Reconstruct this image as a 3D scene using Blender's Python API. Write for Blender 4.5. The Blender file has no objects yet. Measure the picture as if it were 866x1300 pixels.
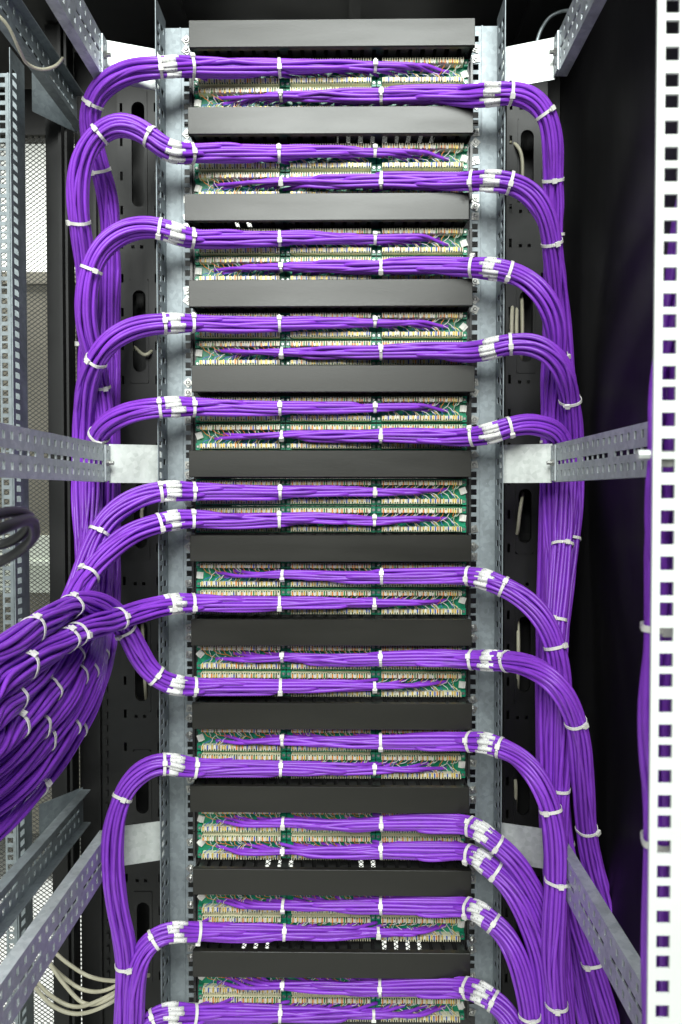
import bpy, bmesh, math, random
import numpy as np
from mathutils import Vector, Matrix

random.seed(7)
rng = np.random.default_rng(7)
scene = bpy.context.scene
col = scene.collection

# ------------------------------------------------------------------ camera
F_PX, CX_PX, CY_PX = 950.0, 433.0, 650.0            # focal length and centre on an 866 x 1300 frame
CAM = np.array([0.0, -1.2215, 1.25])
PITCH, YAW = 0.0244, -0.0105
cam_data = bpy.data.cameras.new('camera')
cam = bpy.data.objects.new('camera', cam_data)
col.objects.link(cam)
cam.location = CAM
cam.rotation_euler = (math.pi / 2 - PITCH, 0.0, -YAW)
cam_data.sensor_fit = 'VERTICAL'
cam_data.sensor_height = 36.0
cam_data.lens = F_PX / 1300.0 * 36.0
cam_data.clip_start = 0.02
cam_data.clip_end = 60.0
cam_data.dof.use_dof = True
cam_data.dof.focus_distance = 1.14
cam_data.dof.aperture_fstop = 9.0
scene.camera = cam
scene.render.resolution_x, scene.render.resolution_y = 682, 1024

# ------------------------------------------------------------------ world and lamps
world = bpy.data.worlds.new('World')
scene.world = world
world.use_nodes = True
bg = world.node_tree.nodes['Background']
bg.inputs['Color'].default_value = (0.93, 1.0, 0.97, 1)
bg.inputs['Strength'].default_value = 0.085


def area_lamp(name, loc, target, sx, sy, power, colour):
    d = bpy.data.lights.new(name, 'AREA')
    d.shape = 'RECTANGLE'
    d.size, d.size_y = sx, sy
    d.energy = power
    d.color = colour
    o = bpy.data.objects.new(name, d)
    col.objects.link(o)
    o.location = loc
    o.rotation_euler = (Vector(target) - Vector(loc)).to_track_quat('-Z', 'Y').to_euler()
    o['kind'] = 'helper'
    return o


area_lamp('ceiling_lamp', (0.15, -2.15, 2.95), (-0.03, 0.0, 1.35), 1.5, 0.7, 74, (0.95, 1.0, 0.96))
area_lamp('added_front_fill', (-0.5, -3.7, 2.75), (-0.03, 0.0, 1.2), 1.8, 0.9, 88, (0.97, 1.0, 0.95))  # frontal fill added to lift the dim connector strips, no known fixture
area_lamp('aisle_ceiling_lamp', (-0.5, 1.0, 2.75), (-0.5, 1.0, 0.0), 2.2, 0.5, 120, (0.98, 1.0, 0.98))

scene.view_settings.view_transform = 'Standard'
scene.view_settings.look = 'None'
scene.view_settings.exposure = 0.2
scene.view_settings.gamma = 1.0
scene.view_settings.use_curve_mapping = False
scene.cycles.use_denoising = True
scene.cycles.max_bounces = 8

# ------------------------------------------------------------------ helpers
cp, sp, cyw, syw = math.cos(PITCH), math.sin(PITCH), math.cos(YAW), math.sin(YAW)
FW = np.array([syw * cp, cyw * cp, -sp])
RT = np.array([cyw, -syw, 0.0])
UP = np.cross(RT, FW)


def W(px, py, Y):
    """point of the place that stands in depth Y and shows at (px, py)"""
    d = FW + RT * (px - CX_PX) / F_PX - UP * (py - CY_PX) / F_PX
    return CAM + d * ((Y - CAM[1]) / d[1])


def WX(px, Y, py=627):
    return float(W(px, py, Y)[0])


def WZ(py, Y, px=443):
    return float(W(px, py, Y)[2])


def mesh_from(name, V, Fc, mats=(), idx=None, smooth=False):
    me = bpy.data.meshes.new(name)
    me.from_pydata([tuple(v) for v in V], [], Fc)
    for m in mats:
        me.materials.append(m)
    if idx is not None:
        me.polygons.foreach_set('material_index', idx)
    if smooth:
        me.polygons.foreach_set('use_smooth', [True] * len(me.polygons))
    me.update()
    return me


def link(name, me, parent=None, loc=None, rot=None):
    o = bpy.data.objects.new(name, me)
    col.objects.link(o)
    if parent is not None:
        o.parent = parent
    if loc is not None:
        o.location = loc
    if rot is not None:
        o.rotation_euler = rot
    return o


def tag(o, label, cat, group=None, kind=None):
    o['label'] = label
    if cat:
        o['category'] = cat
    if group:
        o['group'] = group
    if kind:
        o['kind'] = kind
    return o


def thing(name, label, cat, loc=(0, 0, 0), group=None):
    return tag(link(name, None, None, loc), label, cat, group)


class MB:
    """collects shapes into one mesh"""

    def __init__(self):
        self.V, self.F, self.I, self.S = [], [], [], []

    def add(self, V, Fc, mi=0, smooth=False):
        b = len(self.V)
        self.V += [tuple(v) for v in V]
        for f in Fc:
            self.F.append(tuple(b + i for i in f))
            self.I.append(mi)
            self.S.append(smooth)

    def box(self, x0, x1, y0, y1, z0, z1, mi=0, M=None):
        V = [(x, y, z) for x in (x0, x1) for y in (y0, y1) for z in (z0, z1)]
        if M is not None:
            V = [tuple(M @ Vector(v)) for v in V]
        self.add(V, [(0, 1, 3, 2), (4, 6, 7, 5), (0, 4, 5, 1), (2, 3, 7, 6), (0, 2, 6, 4), (1, 5, 7, 3)], mi)

    def tube(self, pts, r, n=6, mi=0, caps=True):
        pts = np.array(pts, float)
        T = np.gradient(pts, axis=0)
        T /= np.linalg.norm(T, axis=1)[:, None] + 1e-12
        ref = np.array([0, 1.0, 0]) if abs(T[0][1]) < 0.8 else np.array([1.0, 0, 0])
        V = []
        Nn = ref - T[0] * (ref @ T[0])
        Nn /= np.linalg.norm(Nn)
        for p, t in zip(pts, T):
            Nn = Nn - t * (Nn @ t)
            Nn /= np.linalg.norm(Nn) + 1e-12
            B = np.cross(t, Nn)
            for k in range(n):
                a = 2 * math.pi * k / n
                V.append(p + r * (math.cos(a) * Nn + math.sin(a) * B))
        Fc = []
        for j in range(len(pts) - 1):
            for k in range(n):
                a, b = j * n + k, j * n + (k + 1) % n
                Fc.append((a, b, b + n, a + n))
        if caps:
            Fc.append(tuple(range(n - 1, -1, -1)))
            Fc.append(tuple(range((len(pts) - 1) * n, len(pts) * n)))
        self.add(V, Fc, mi, True)

    def cyl(self, p, axis, r, h, n=12, mi=0, r2=None):
        axis = np.array(axis, float)
        axis /= np.linalg.norm(axis)
        ref = np.array([0, 0, 1.0]) if abs(axis[2]) < 0.8 else np.array([1.0, 0, 0])
        a1 = np.cross(axis, ref)
        a1 /= np.linalg.norm(a1)
        a2 = np.cross(axis, a1)
        p = np.array(p, float)
        r2 = r if r2 is None else r2
        V = []
        for q, rr in ((p, r), (p + axis * h, r2)):
            for k in range(n):
                a = 2 * math.pi * k / n
                V.append(q + rr * (math.cos(a) * a1 + math.sin(a) * a2))
        Fc = [(k, (k + 1) % n, n + (k + 1) % n, n + k) for k in range(n)]
        Fc += [tuple(range(n - 1, -1, -1)), tuple(range(n, 2 * n))]
        self.add(V, Fc, mi)

    def sheet(self, u0, u1, v0, v1, t, holes, fn, mi=0):
        """flat plate in (u, v) of thickness t with real rectangular holes; fn(u, v, w) -> point"""
        us = sorted({round(x, 6) for x in [u0, u1] + [h[0] for h in holes] + [h[1] for h in holes] if u0 <= x <= u1})
        vs = sorted({round(x, 6) for x in [v0, v1] + [h[2] for h in holes] + [h[3] for h in holes] if v0 <= x <= v1})
        nu, nv = len(us) - 1, len(vs) - 1
        solid = np.ones((nu, nv), bool)
        uc = np.array([(us[i] + us[i + 1]) / 2 for i in range(nu)])
        vc = np.array([(vs[i] + vs[i + 1]) / 2 for i in range(nv)])
        for h in holes:
            a = (uc > h[0]) & (uc < h[1])
            b = (vc > h[2]) & (vc < h[3])
            solid[np.ix_(a, b)] = False
        V = []
        for w in (0.0, t):
            for u in us:
                for v in vs:
                    V.append(fn(u, v, w))
        L = (nu + 1) * (nv + 1)
        idn = lambda i, j, k: k * L + i * (nv + 1) + j
        Fc = []
        for i in range(nu):
            for j in range(nv):
                if not solid[i, j]:
                    continue
                Fc.append((idn(i, j, 0), idn(i + 1, j, 0), idn(i + 1, j + 1, 0), idn(i, j + 1, 0)))
                Fc.append((idn(i, j, 1), idn(i, j + 1, 1), idn(i + 1, j + 1, 1), idn(i + 1, j, 1)))
                for (di, dj, a, b) in ((-1, 0, (i, j), (i, j + 1)), (1, 0, (i + 1, j), (i + 1, j + 1)),
                                       (0, -1, (i, j), (i + 1, j)), (0, 1, (i, j + 1), (i + 1, j + 1))):
                    ii, jj = i + di, j + dj
                    if not (0 <= ii < nu and 0 <= jj < nv) or not solid[ii, jj]:
                        Fc.append((idn(*a, 0), idn(*a, 1), idn(*b, 1), idn(*b, 0)))
        self.add(V, Fc, mi)

    def mesh(self, name, *mats):
        me = mesh_from(name, self.V, self.F, mats, self.I)
        me.polygons.foreach_set('use_smooth', self.S)
        bm = bmesh.new()
        bm.from_mesh(me)
        bmesh.ops.recalc_face_normals(bm, faces=bm.faces)
        bm.to_mesh(me)
        bm.free()
        return me

    def build(self, name, mats, parent=None, loc=None, rot=None):
        if not isinstance(mats, (list, tuple)):
            mats = [mats]
        return link(name, self.mesh(name, *mats), parent, loc, rot)


def bevel(me, w, seg=2):
    bm = bmesh.new()
    bm.from_mesh(me)
    bmesh.ops.remove_doubles(bm, verts=bm.verts, dist=1e-6)
    es = [e for e in bm.edges if len(e.link_faces) == 2 and e.calc_face_angle(0) > 0.5]
    bmesh.ops.bevel(bm, geom=es, offset=w, segments=seg, affect='EDGES', clamp_overlap=True)
    bm.to_mesh(me)
    bm.free()
    return me


# ------------------------------------------------------------------ materials
def material(name, base, rough=0.5, metal=0.0, var=0.0, scale=30.0, bump=0.0, bscale=200.0, rvar=0.0,
             spec=0.5, objvar=0.0, stretch=None, detail=4.0):
    m = bpy.data.materials.new(name)
    m.use_nodes = True
    nt = m.node_tree
    N, L = nt.nodes, nt.links
    b = N['Principled BSDF']
    b.inputs['Roughness'].default_value = rough
    b.inputs['Metallic'].default_value = metal
    b.inputs['Specular IOR Level'].default_value = spec
    b.inputs['Base Color'].default_value = (*base, 1)
    geo = N.new('ShaderNodeNewGeometry')
    mp = N.new('ShaderNodeMapping')
    if stretch:
        mp.inputs['Scale'].default_value = stretch
    L.new(geo.outputs['Position'], mp.inputs['Vector'])
    if var > 0 or rvar > 0 or objvar > 0:
        nz = N.new('ShaderNodeTexNoise')
        nz.inputs['Scale'].default_value = scale
        nz.inputs['Detail'].default_value = detail
        L.new(mp.outputs['Vector'], nz.inputs['Vector'])
        if var > 0 or objvar > 0:
            mr = N.new('ShaderNodeMapRange')
            mr.inputs['From Min'].default_value = 0.3
            mr.inputs['From Max'].default_value = 0.7
            mr.inputs['To Min'].default_value = 1 - var
            mr.inputs['To Max'].default_value = 1 + var
            L.new(nz.outputs['Fac'], mr.inputs['Value'])
            hv = N.new('ShaderNodeHueSaturation')
            hv.inputs['Color'].default_value = (*base, 1)
            val = mr.outputs['Result']
            if objvar > 0:
                oi = N.new('ShaderNodeObjectInfo')
                mo = N.new('ShaderNodeMapRange')
                mo.inputs['To Min'].default_value = 1 - objvar
                mo.inputs['To Max'].default_value = 1 + objvar
                L.new(oi.outputs['Random'], mo.inputs['Value'])
                mm = N.new('ShaderNodeMath')
                mm.operation = 'MULTIPLY'
                L.new(val, mm.inputs[0])
                L.new(mo.outputs['Result'], mm.inputs[1])
                val = mm.outputs[0]
            L.new(val, hv.inputs['Value'])
            L.new(hv.outputs['Color'], b.inputs['Base Color'])
        if rvar > 0:
            mq = N.new('ShaderNodeMapRange')
            mq.inputs['From Min'].default_value = 0.3
            mq.inputs['From Max'].default_value = 0.7
            mq.inputs['To Min'].default_value = max(0.03, rough - rvar)
            mq.inputs['To Max'].default_value = rough + rvar
            L.new(nz.outputs['Fac'], mq.inputs['Value'])
            L.new(mq.outputs['Result'], b.inputs['Roughness'])
    if bump > 0:
        nb = N.new('ShaderNodeTexNoise')
        nb.inputs['Scale'].default_value = bscale
        nb.inputs['Detail'].default_value = 3
        L.new(mp.outputs['Vector'], nb.inputs['Vector'])
        bp = N.new('ShaderNodeBump')
        bp.inputs['Strength'].default_value = bump
        bp.inputs['Distance'].default_value = 0.001
        L.new(nb.outputs['Fac'], bp.inputs['Height'])
        L.new(bp.outputs['Normal'], b.inputs['Normal'])
    return m


def galvanised(name, base, rough, metal):
    m = material(name, base, rough, metal, 0.12, 45, 0.08, 700, 0.08, stretch=(1, 1, 0.35))
    nt = m.node_tree
    b = nt.nodes['Principled BSDF']
    vo = nt.nodes.new('ShaderNodeTexVoronoi')
    vo.inputs['Scale'].default_value = 160
    geo = nt.nodes.new('ShaderNodeNewGeometry')
    nt.links.new(geo.outputs['Position'], vo.inputs['Vector'])
    src = b.inputs['Base Color'].links[0].from_socket
    mx = nt.nodes.new('ShaderNodeMix')
    mx.data_type = 'RGBA'
    mx.blend_type = 'OVERLAY'
    mx.inputs['Factor'].default_value = 0.16
    bw = nt.nodes.new('ShaderNodeRGBToBW')
    nt.links.new(vo.outputs['Color'], bw.inputs['Color'])
    nt.links.new(src, mx.inputs['A'])
    nt.links.new(bw.outputs['Val'], mx.inputs['B'])
    nt.links.new(mx.outputs['Result'], b.inputs['Base Color'])
    return m


def label_material():
    m = material('printed_label', (0.80, 0.80, 0.78), 0.45)
    nt = m.node_tree
    N, L = nt.nodes, nt.links
    b = N['Principled BSDF']
    geo = N.new('ShaderNodeNewGeometry')
    nz = N.new('ShaderNodeTexNoise')
    nz.inputs['Scale'].default_value = 520
    nz.inputs['Detail'].default_value = 2
    mp = N.new('ShaderNodeMapping')
    mp.inputs['Scale'].default_value = (1, 0.5, 1.0)
    L.new(geo.outputs['Position'], mp.inputs['Vector'])
    L.new(mp.outputs['Vector'], nz.inputs['Vector'])
    cr = N.new('ShaderNodeValToRGB')
    cr.color_ramp.elements[0].position = 0.60
    cr.color_ramp.elements[0].color = (0.82, 0.82, 0.80, 1)
    cr.color_ramp.elements[1].position = 0.68
    cr.color_ramp.elements[1].color = (0.22, 0.22, 0.24, 1)
    L.new(nz.outputs['Fac'], cr.inputs['Fac'])
    L.new(cr.outputs['Color'], b.inputs['Base Color'])
    return m


M = dict(
    purple=material('purple_jacket', (0.25, 0.050, 0.58), 0.35, 0, 0.08, 60, 0.10, 900, 0.05, spec=0.45, objvar=0.10),
    label=label_material(),
    tie=material('white_nylon', (0.78, 0.77, 0.72), 0.4, 0, 0.05, 80),
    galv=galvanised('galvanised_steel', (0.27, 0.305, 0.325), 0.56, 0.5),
    galv_dark=galvanised('dark_galvanised_steel', (0.30, 0.34, 0.36), 0.45, 0.6),  # separate galvanised tone for the next cabinet and the conduit
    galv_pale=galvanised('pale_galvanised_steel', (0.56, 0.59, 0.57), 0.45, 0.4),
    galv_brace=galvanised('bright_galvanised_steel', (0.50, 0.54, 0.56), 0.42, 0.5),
    white=material('white_post_paint', (0.62, 0.64, 0.62), 0.45, 0, 0.03, 20),
    lid=material('black_lid_plastic', (0.015, 0.0145, 0.0115), 0.36, 0, 0.15, 25, 0.10, 1500, 0.05, spec=0.5, stretch=(0.15, 1, 1)),
    black=material('black_plastic', (0.024, 0.024, 0.024), 0.30, 0, 0.15, 40, 0.1, 900, 0.06),
    steel_black=material('black_painted_steel', (0.009, 0.009, 0.009), 0.48, 0, 0.2, 9, 0.12, 900, 0.1),
    panel_black=material('black_side_panel_paint', (0.008, 0.0075, 0.009), 0.5, 0, 0.3, 6, 0.06, 500, 0.12, spec=0.22, stretch=(1, 1, 0.25)),
    pcb=material('green_circuit_board', (0.005, 0.23, 0.12), 0.35, 0, 0.3, 120, 0.1, 600, 0.08),
    cream=material('cream_block_plastic', (0.78, 0.74, 0.53), 0.45, 0, 0.08, 150, objvar=0.05),
    slot=material('painted_slot_shade', (0.03, 0.11, 0.06), 0.5),
    nickel=material('nickel', (0.42, 0.42, 0.40), 0.36, 0.9, 0.1, 200),
    orange=material('orange_wire', (0.80, 0.24, 0.03), 0.4),
    blue=material('blue_wire', (0.05, 0.10, 0.50), 0.4),
    green=material('green_wire', (0.04, 0.28, 0.08), 0.4),
    brown=material('brown_wire', (0.20, 0.09, 0.04), 0.4),
    gold=material('gold_contact', (0.75, 0.50, 0.08), 0.35, 0.2),
    wire_white=material('white_wire', (0.76, 0.74, 0.70), 0.4),
    grey_cable=material('cream_cable_jacket', (0.60, 0.57, 0.43), 0.45, 0, 0.1, 60, 0.08, 600, objvar=0.1),
    black_cable=material('black_cable_jacket', (0.014, 0.014, 0.015), 0.4, 0, 0.1, 60, 0.08, 600),
    mesh=material('dark_door_mesh', (0.030, 0.031, 0.030), 0.5, 0.2),
    wall=material('pale_wall_paint', (0.74, 0.75, 0.72), 0.7, 0, 0.04, 3),
    floor=material('pale_floor_tile', (0.62, 0.63, 0.60), 0.4, 0, 0.06, 5),
    far=material('far_grey_brown', (0.15, 0.14, 0.11), 0.5, 0, 0.15, 8),
    far_pale=material('far_pale', (0.58, 0.62, 0.54), 0.5, 0, 0.1, 8),
)

ORD = ['topmost', 'second', 'third', 'fourth', 'fifth', 'sixth', 'seventh', 'eighth', 'ninth', 'tenth', 'eleventh',
       'twelfth', 'thirteenth', 'fourteenth', 'fifteenth', 'sixteenth', 'seventeenth', 'eighteenth', 'nineteenth',
       'twentieth', 'twenty-first', 'twenty-second', 'twenty-third', 'twenty-fourth']


def nth(k, n):
    if k == 0:
        return 'topmost'
    if k == n - 1:
        return 'lowest'
    return ORD[k]


# ------------------------------------------------------------------ the rack's measures
U = 0.04445
XC = -0.029                       # middle of the rack
Z_LID = 1.9639                    # centre of the topmost duct
Y_LID = -0.045
RAIL_TOP, RAIL_BOT = 2.0, 0.25


def lid_z(g):
    return Z_LID - g * 3 * U


def panel_z(k):
    return lid_z(k // 2) - (1 + k % 2) * U


# ------------------------------------------------------------------ setting: floor, far wall, cabinet shell
mb = MB()
mb.box(-3, 3, -3, 3.2, -0.05, 0.0)
o = mb.build('floor', M['floor']); o['kind'] = 'structure'
mb = MB()
mb.box(-3, 3, 2.0, 2.1, 0.0, 3.2)
o = mb.build('wall', M['wall']); o['kind'] = 'structure'

mb = MB()
mb.box(-1.3, 0.46, -0.06, 0.36, 2.075, 2.10)
for x in (-0.9, -0.6, -0.3, 0.0, 0.3):
    mb.box(x, x + 0.02, -0.055, 0.355, 2.06, 2.075)
tag(mb.build('cabinet_roof', M['steel_black']), 'black steel roof of the cabinet above the highest duct', 'cabinet roof')

# right side panel of the cabinet with a folded edge
mb = MB()
mb.box(0.405, 0.415, -0.80, 0.36, 0.05, 2.075)
mb.box(0.392, 0.405, -0.81, -0.79, 0.05, 2.075)
tag(mb.build('side_panel', M['panel_black']), 'glossy black side panel behind the white post', 'side panel')

# black perforated cabinet posts behind the rails


def oval(cx, cz, w, h, n=8):
    pts = []
    for k in range(n + 1):
        a = math.pi * k / n
        pts.append((cx + w / 2 * math.cos(a), cz + h / 2 - w / 2 + w / 2 * math.sin(a)))
    for k in range(n + 1):
        a = math.pi + math.pi * k / n
        pts.append((cx + w / 2 * math.cos(a), cz - h / 2 + w / 2 + w / 2 * math.sin(a)))
    return pts


def cabinet_post(x0, x1, y, slots, label, side):
    t = thing('cabinet_post', label, 'post', (0, 0, 0), 'black posts behind the rails')
    xm = (x0 + x1) / 2
    zs = sorted(slots)
    mb = MB()
    # plate with oval windows: strips between, each window ringed by a quad loop
    edges = [0.05]
    for (cz, h) in zs:
        edges += [cz - h / 2 - 0.02, cz + h / 2 + 0.02]
    edges.append(2.07)
    holes = []
    for z in np.arange(0.15, 2.0, 0.062):
        if all(abs(z - cz) > h / 2 + 0.03 for cz, h in zs):
            holes += [(xm - 0.014, xm - 0.008, z, z + 0.006), (xm + 0.002, xm + 0.008, z, z + 0.006)]
        holes.append((x1 - 0.010, x1 - 0.005, z, z + 0.016))
        holes.append((x0 + 0.005, x0 + 0.010, z, z + 0.016))
    for (cz, h) in zs:
        holes.append((xm - 0.017, xm + 0.017, cz - h / 2 - 0.02, cz + h / 2 + 0.02))
    mb.sheet(x0, x1, 0.05, 2.07, 0.003, holes, lambda u, v, w: (u, y + w, v))
    # folded sides
    mb.box(x0, x0 + 0.003, y + 0.003, y + 0.06, 0.05, 2.07)
    mb.box(x1 - 0.003, x1, y + 0.003, y + 0.06, 0.05, 2.07)
    mb.build('plate', M['steel_black'], t)
    for (cz, h) in zs:
        m2 = MB()
        inner = oval(xm, cz, 0.024, h)
        n = len(inner)
        outer = []
        for (x, z) in inner:
            dx, dz = x - xm, z - cz
            k = min(0.017 / max(abs(dx), 1e-6), (h / 2 + 0.02) / max(abs(dz), 1e-6))
            outer.append((xm + dx * k, cz + dz * k))
        V = [(x, y - 0.0015, z) for x, z in inner] + [(x, y - 0.0015, z) for x, z in outer] + \
            [(x, y + 0.006, z) for x, z in inner] + [(x, y + 0.006, z) for x, z in outer]
        Fc = []
        for k in range(n):
            a, b = k, (k + 1) % n
            Fc += [(a, b, n + b, n + a), (2 * n + a, 2 * n + b, b, a), (n + a, n + b, 3 * n + b, 3 * n + a), (2 * n + b, 2 * n + a, 3 * n + a, 3 * n + b)]
        m2.add(V, Fc)
        m2.build('slot_rim', M['steel_black'], t)
    return t


YP = 0.16
left_slots = [(WZ(195, YP), 0.19), (WZ(420, YP), 0.15), (WZ(655, YP), 0.12), (WZ(840, YP), 0.15), (WZ(1000, YP), 0.10), (WZ(1190, YP), 0.13)]
right_slots = [(WZ(205, YP), 0.11), (WZ(415, YP), 0.13), (WZ(655, YP), 0.10), (WZ(830, YP), 0.14), (WZ(1000, YP), 0.10), (WZ(1190, YP), 0.13)]
cabinet_post(WX(152, YP), WX(205, YP), YP, left_slots, 'black slotted post behind the galvanised rail with the left cable loops', 'l')
cabinet_post(WX(641, YP), WX(692, YP), YP, right_slots, 'black slotted post beside the glossy side panel, pale cables in its slots', 'r')
# black backdrop column covering the mesh behind the left trunk, then the door jamb
mb = MB()
mb.box(WX(100, 0.19), WX(156, 0.19), 0.185, 0.20, 0.05, 2.07)
mb.box(WX(122, 0.18), WX(126, 0.18), 0.175, 0.185, 0.05, 2.07)
for z in np.arange(0.3, 1.9, 0.025):
    mb.box(WX(131, 0.18), WX(134, 0.18), 0.179, 0.1849, z, z + 0.012)
tag(mb.build('corner_column', M['steel_black']), 'wide black column behind the left cable trunk', 'column')
mb = MB()
mb.box(WX(76, 0.15), WX(95, 0.15), 0.10, 0.16, 0.05, 2.07)
mb.box(WX(80, 0.10), WX(84, 0.10), 0.092, 0.10, 0.05, 2.07)
mb.box(WX(88, 0.10), WX(91, 0.10), 0.092, 0.10, 0.05, 2.07)
tag(mb.build('door_jamb', M['steel_black']), 'narrow black upright edge beside the bright door mesh', 'door jamb')

for lb, xa, xb in (('black backing sheet added behind the left slotted post', WX(157, 0.24), XC - 0.20), ('black backing sheet added behind the right slotted post', XC + 0.20, 0.404)):
    mb = MB()
    mb.box(xa, xb, 0.235, 0.245, 0.05, 2.07)  # added backing: keeps the bright mesh out of post slots and rail holes
    for z in np.arange(0.2, 2.0, 0.16):
        mb.box(xa + 0.01, xb - 0.01, 0.231, 0.235, z, z + 0.012)
    tag(mb.build('added_dark_backing', M['steel_black']), lb, 'sheet')

# perforated front door at the far side of the racks
door = thing('mesh_door', 'perforated steel door with diamond mesh, bright aisle shining through', 'door')
mb = MB()
DY, DX0, DX1, DZ0, DZ1, TW = 0.30, -1.0, 0.40, 0.10, 2.0, 0.0013
for sgn in (1, -1):
    c = -3.0
    while c < 3.2:
        # line z = 0.72 * sgn * x + c clipped to the door
        pts = []
        sl = 0.72 * sgn
        xa, xb = DX0, DX1
        za, zb = sl * xa + c, sl * xb + c
        xs_ = sorted([(DZ0 - c) / sl, (DZ1 - c) / sl])
        lo, hi = max(xa, xs_[0]), min(xb, xs_[1])
        if hi - lo > 0.02:
            zl, zh = sl * lo + c, sl * hi + c
            nx, nz = -sl / math.hypot(1, sl) * TW / 2, 1 / math.hypot(1, sl) * TW / 2
            y0, y1 = (DY, DY + 0.0012) if sgn > 0 else (DY + 0.0012, DY + 0.0024)
            V = [(lo - nx, y, zl - nz) for y in (y0, y1)] + [(lo + nx, y, zl + nz) for y in (y0, y1)] + \
                [(hi - nx, y, zh - nz) for y in (y0, y1)] + [(hi + nx, y, zh + nz) for y in (y0, y1)]
            mb.add(V, [(0, 2, 6, 4), (1, 5, 7, 3), (0, 4, 5, 1), (2, 3, 7, 6)])
        c += 0.0090
o = mb.build('mesh_sheet', M['mesh'], door); o['kind'] = 'stuff'
mb = MB()
mb.box(-1.05, -1.0, DY - 0.01, DY + 0.03, 0.05, 2.06)
mb.box(0.385, 0.40, DY - 0.01, DY + 0.03, 0.05, 2.06)
mb.box(-1.0, 0.385, DY - 0.01, DY + 0.03, WZ(172, DY), 2.06)
mb.box(-1.0, 0.385, DY - 0.01, DY + 0.03, 0.05, 0.10)
mb.build('frame', M['steel_black'], door)

# what stands in the aisle beyond the mesh
mb = MB()
YF = 1.15
mb.box(-1.75, -0.85, YF, YF + 0.6, WZ(1060, YF), WZ(360, YF))
mb.box(-1.76, -0.84, YF - 0.01, YF + 0.6, WZ(360, YF), WZ(345, YF))
far = thing('far_cabinet', 'dim grey-brown cabinet in the aisle seen through the door mesh', 'cabinet')
mb.build('body', M['far'], far)
mb = MB()
mb.box(-1.7, -0.9, YF - 0.02, YF - 0.001, WZ(752, YF), WZ(680, YF))
mb.box(-1.7, -0.9, YF - 0.03, YF - 0.021, WZ(718, YF), WZ(712, YF))
mb.build('pale_shelf', M['far_pale'], far)

# ------------------------------------------------------------------ mounting rails


def rail(label, s, x_hole, top, bot, mat, name='mounting_rail', flange=0.060):
    """s = +1: flange on the right of the holes; -1: on the left"""
    t = thing(name, label, 'rail', (0, 0, 0), 'galvanised mounting rails')
    x_in, x_web, x_fl = x_hole - s * 0.008, x_hole + s * 0.008, x_hole + s * 0.0345
    mb = MB()
    holes = []
    z = Z_LID + U / 2 + U
    while z > bot + U:
        for dz in (0.00635, 0.02223, 0.0381):
            zc = z - dz
            if bot + 0.01 < zc < top - 0.01:
                holes.append((x_hole - 0.00475, x_hole + 0.00475, zc - 0.00475, zc + 0.00475))
        z -= U
    a, b = sorted((x_in, x_fl))
    mb.sheet(a, b, bot, top, 0.002, holes, lambda u, v, w: (u, w, v))
    # step between hole strip and web
    q = sorted((x_web + s * 0.001, x_web + s * 0.003))
    mb.box(q[0], q[1], -0.002, 0.0, bot, top)
    mb.build('face', mat, t)
    mb = MB()
    holes = []
    z = top - 0.02
    k = 0
    while z > bot + 0.02:
        holes.append((-flange + 0.008, -flange + 0.023, z - 0.0048, z + 0.0048))
        if k % 2 == 0 and flange > 0.055:
            holes.append((-0.028, -0.012, z + 0.001, z + 0.0105))
        z -= 0.0163
        k += 1
    mb.sheet(-flange, 0.002, bot, top + 0.012, 0.0011, holes, lambda u, v, w: (x_fl + s * w, u, v))
    mb.build('flange', mat, t)
    return t


XH = 0.2325
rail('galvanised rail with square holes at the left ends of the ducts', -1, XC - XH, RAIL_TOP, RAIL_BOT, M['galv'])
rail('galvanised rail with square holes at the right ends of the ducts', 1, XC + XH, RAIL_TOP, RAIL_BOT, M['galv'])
rail('dark rail of the next cabinet at the photo edge', 1, WX(35, 0) - 0.0345, 1.93, RAIL_BOT, M['galv_dark'], flange=0.05)

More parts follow.
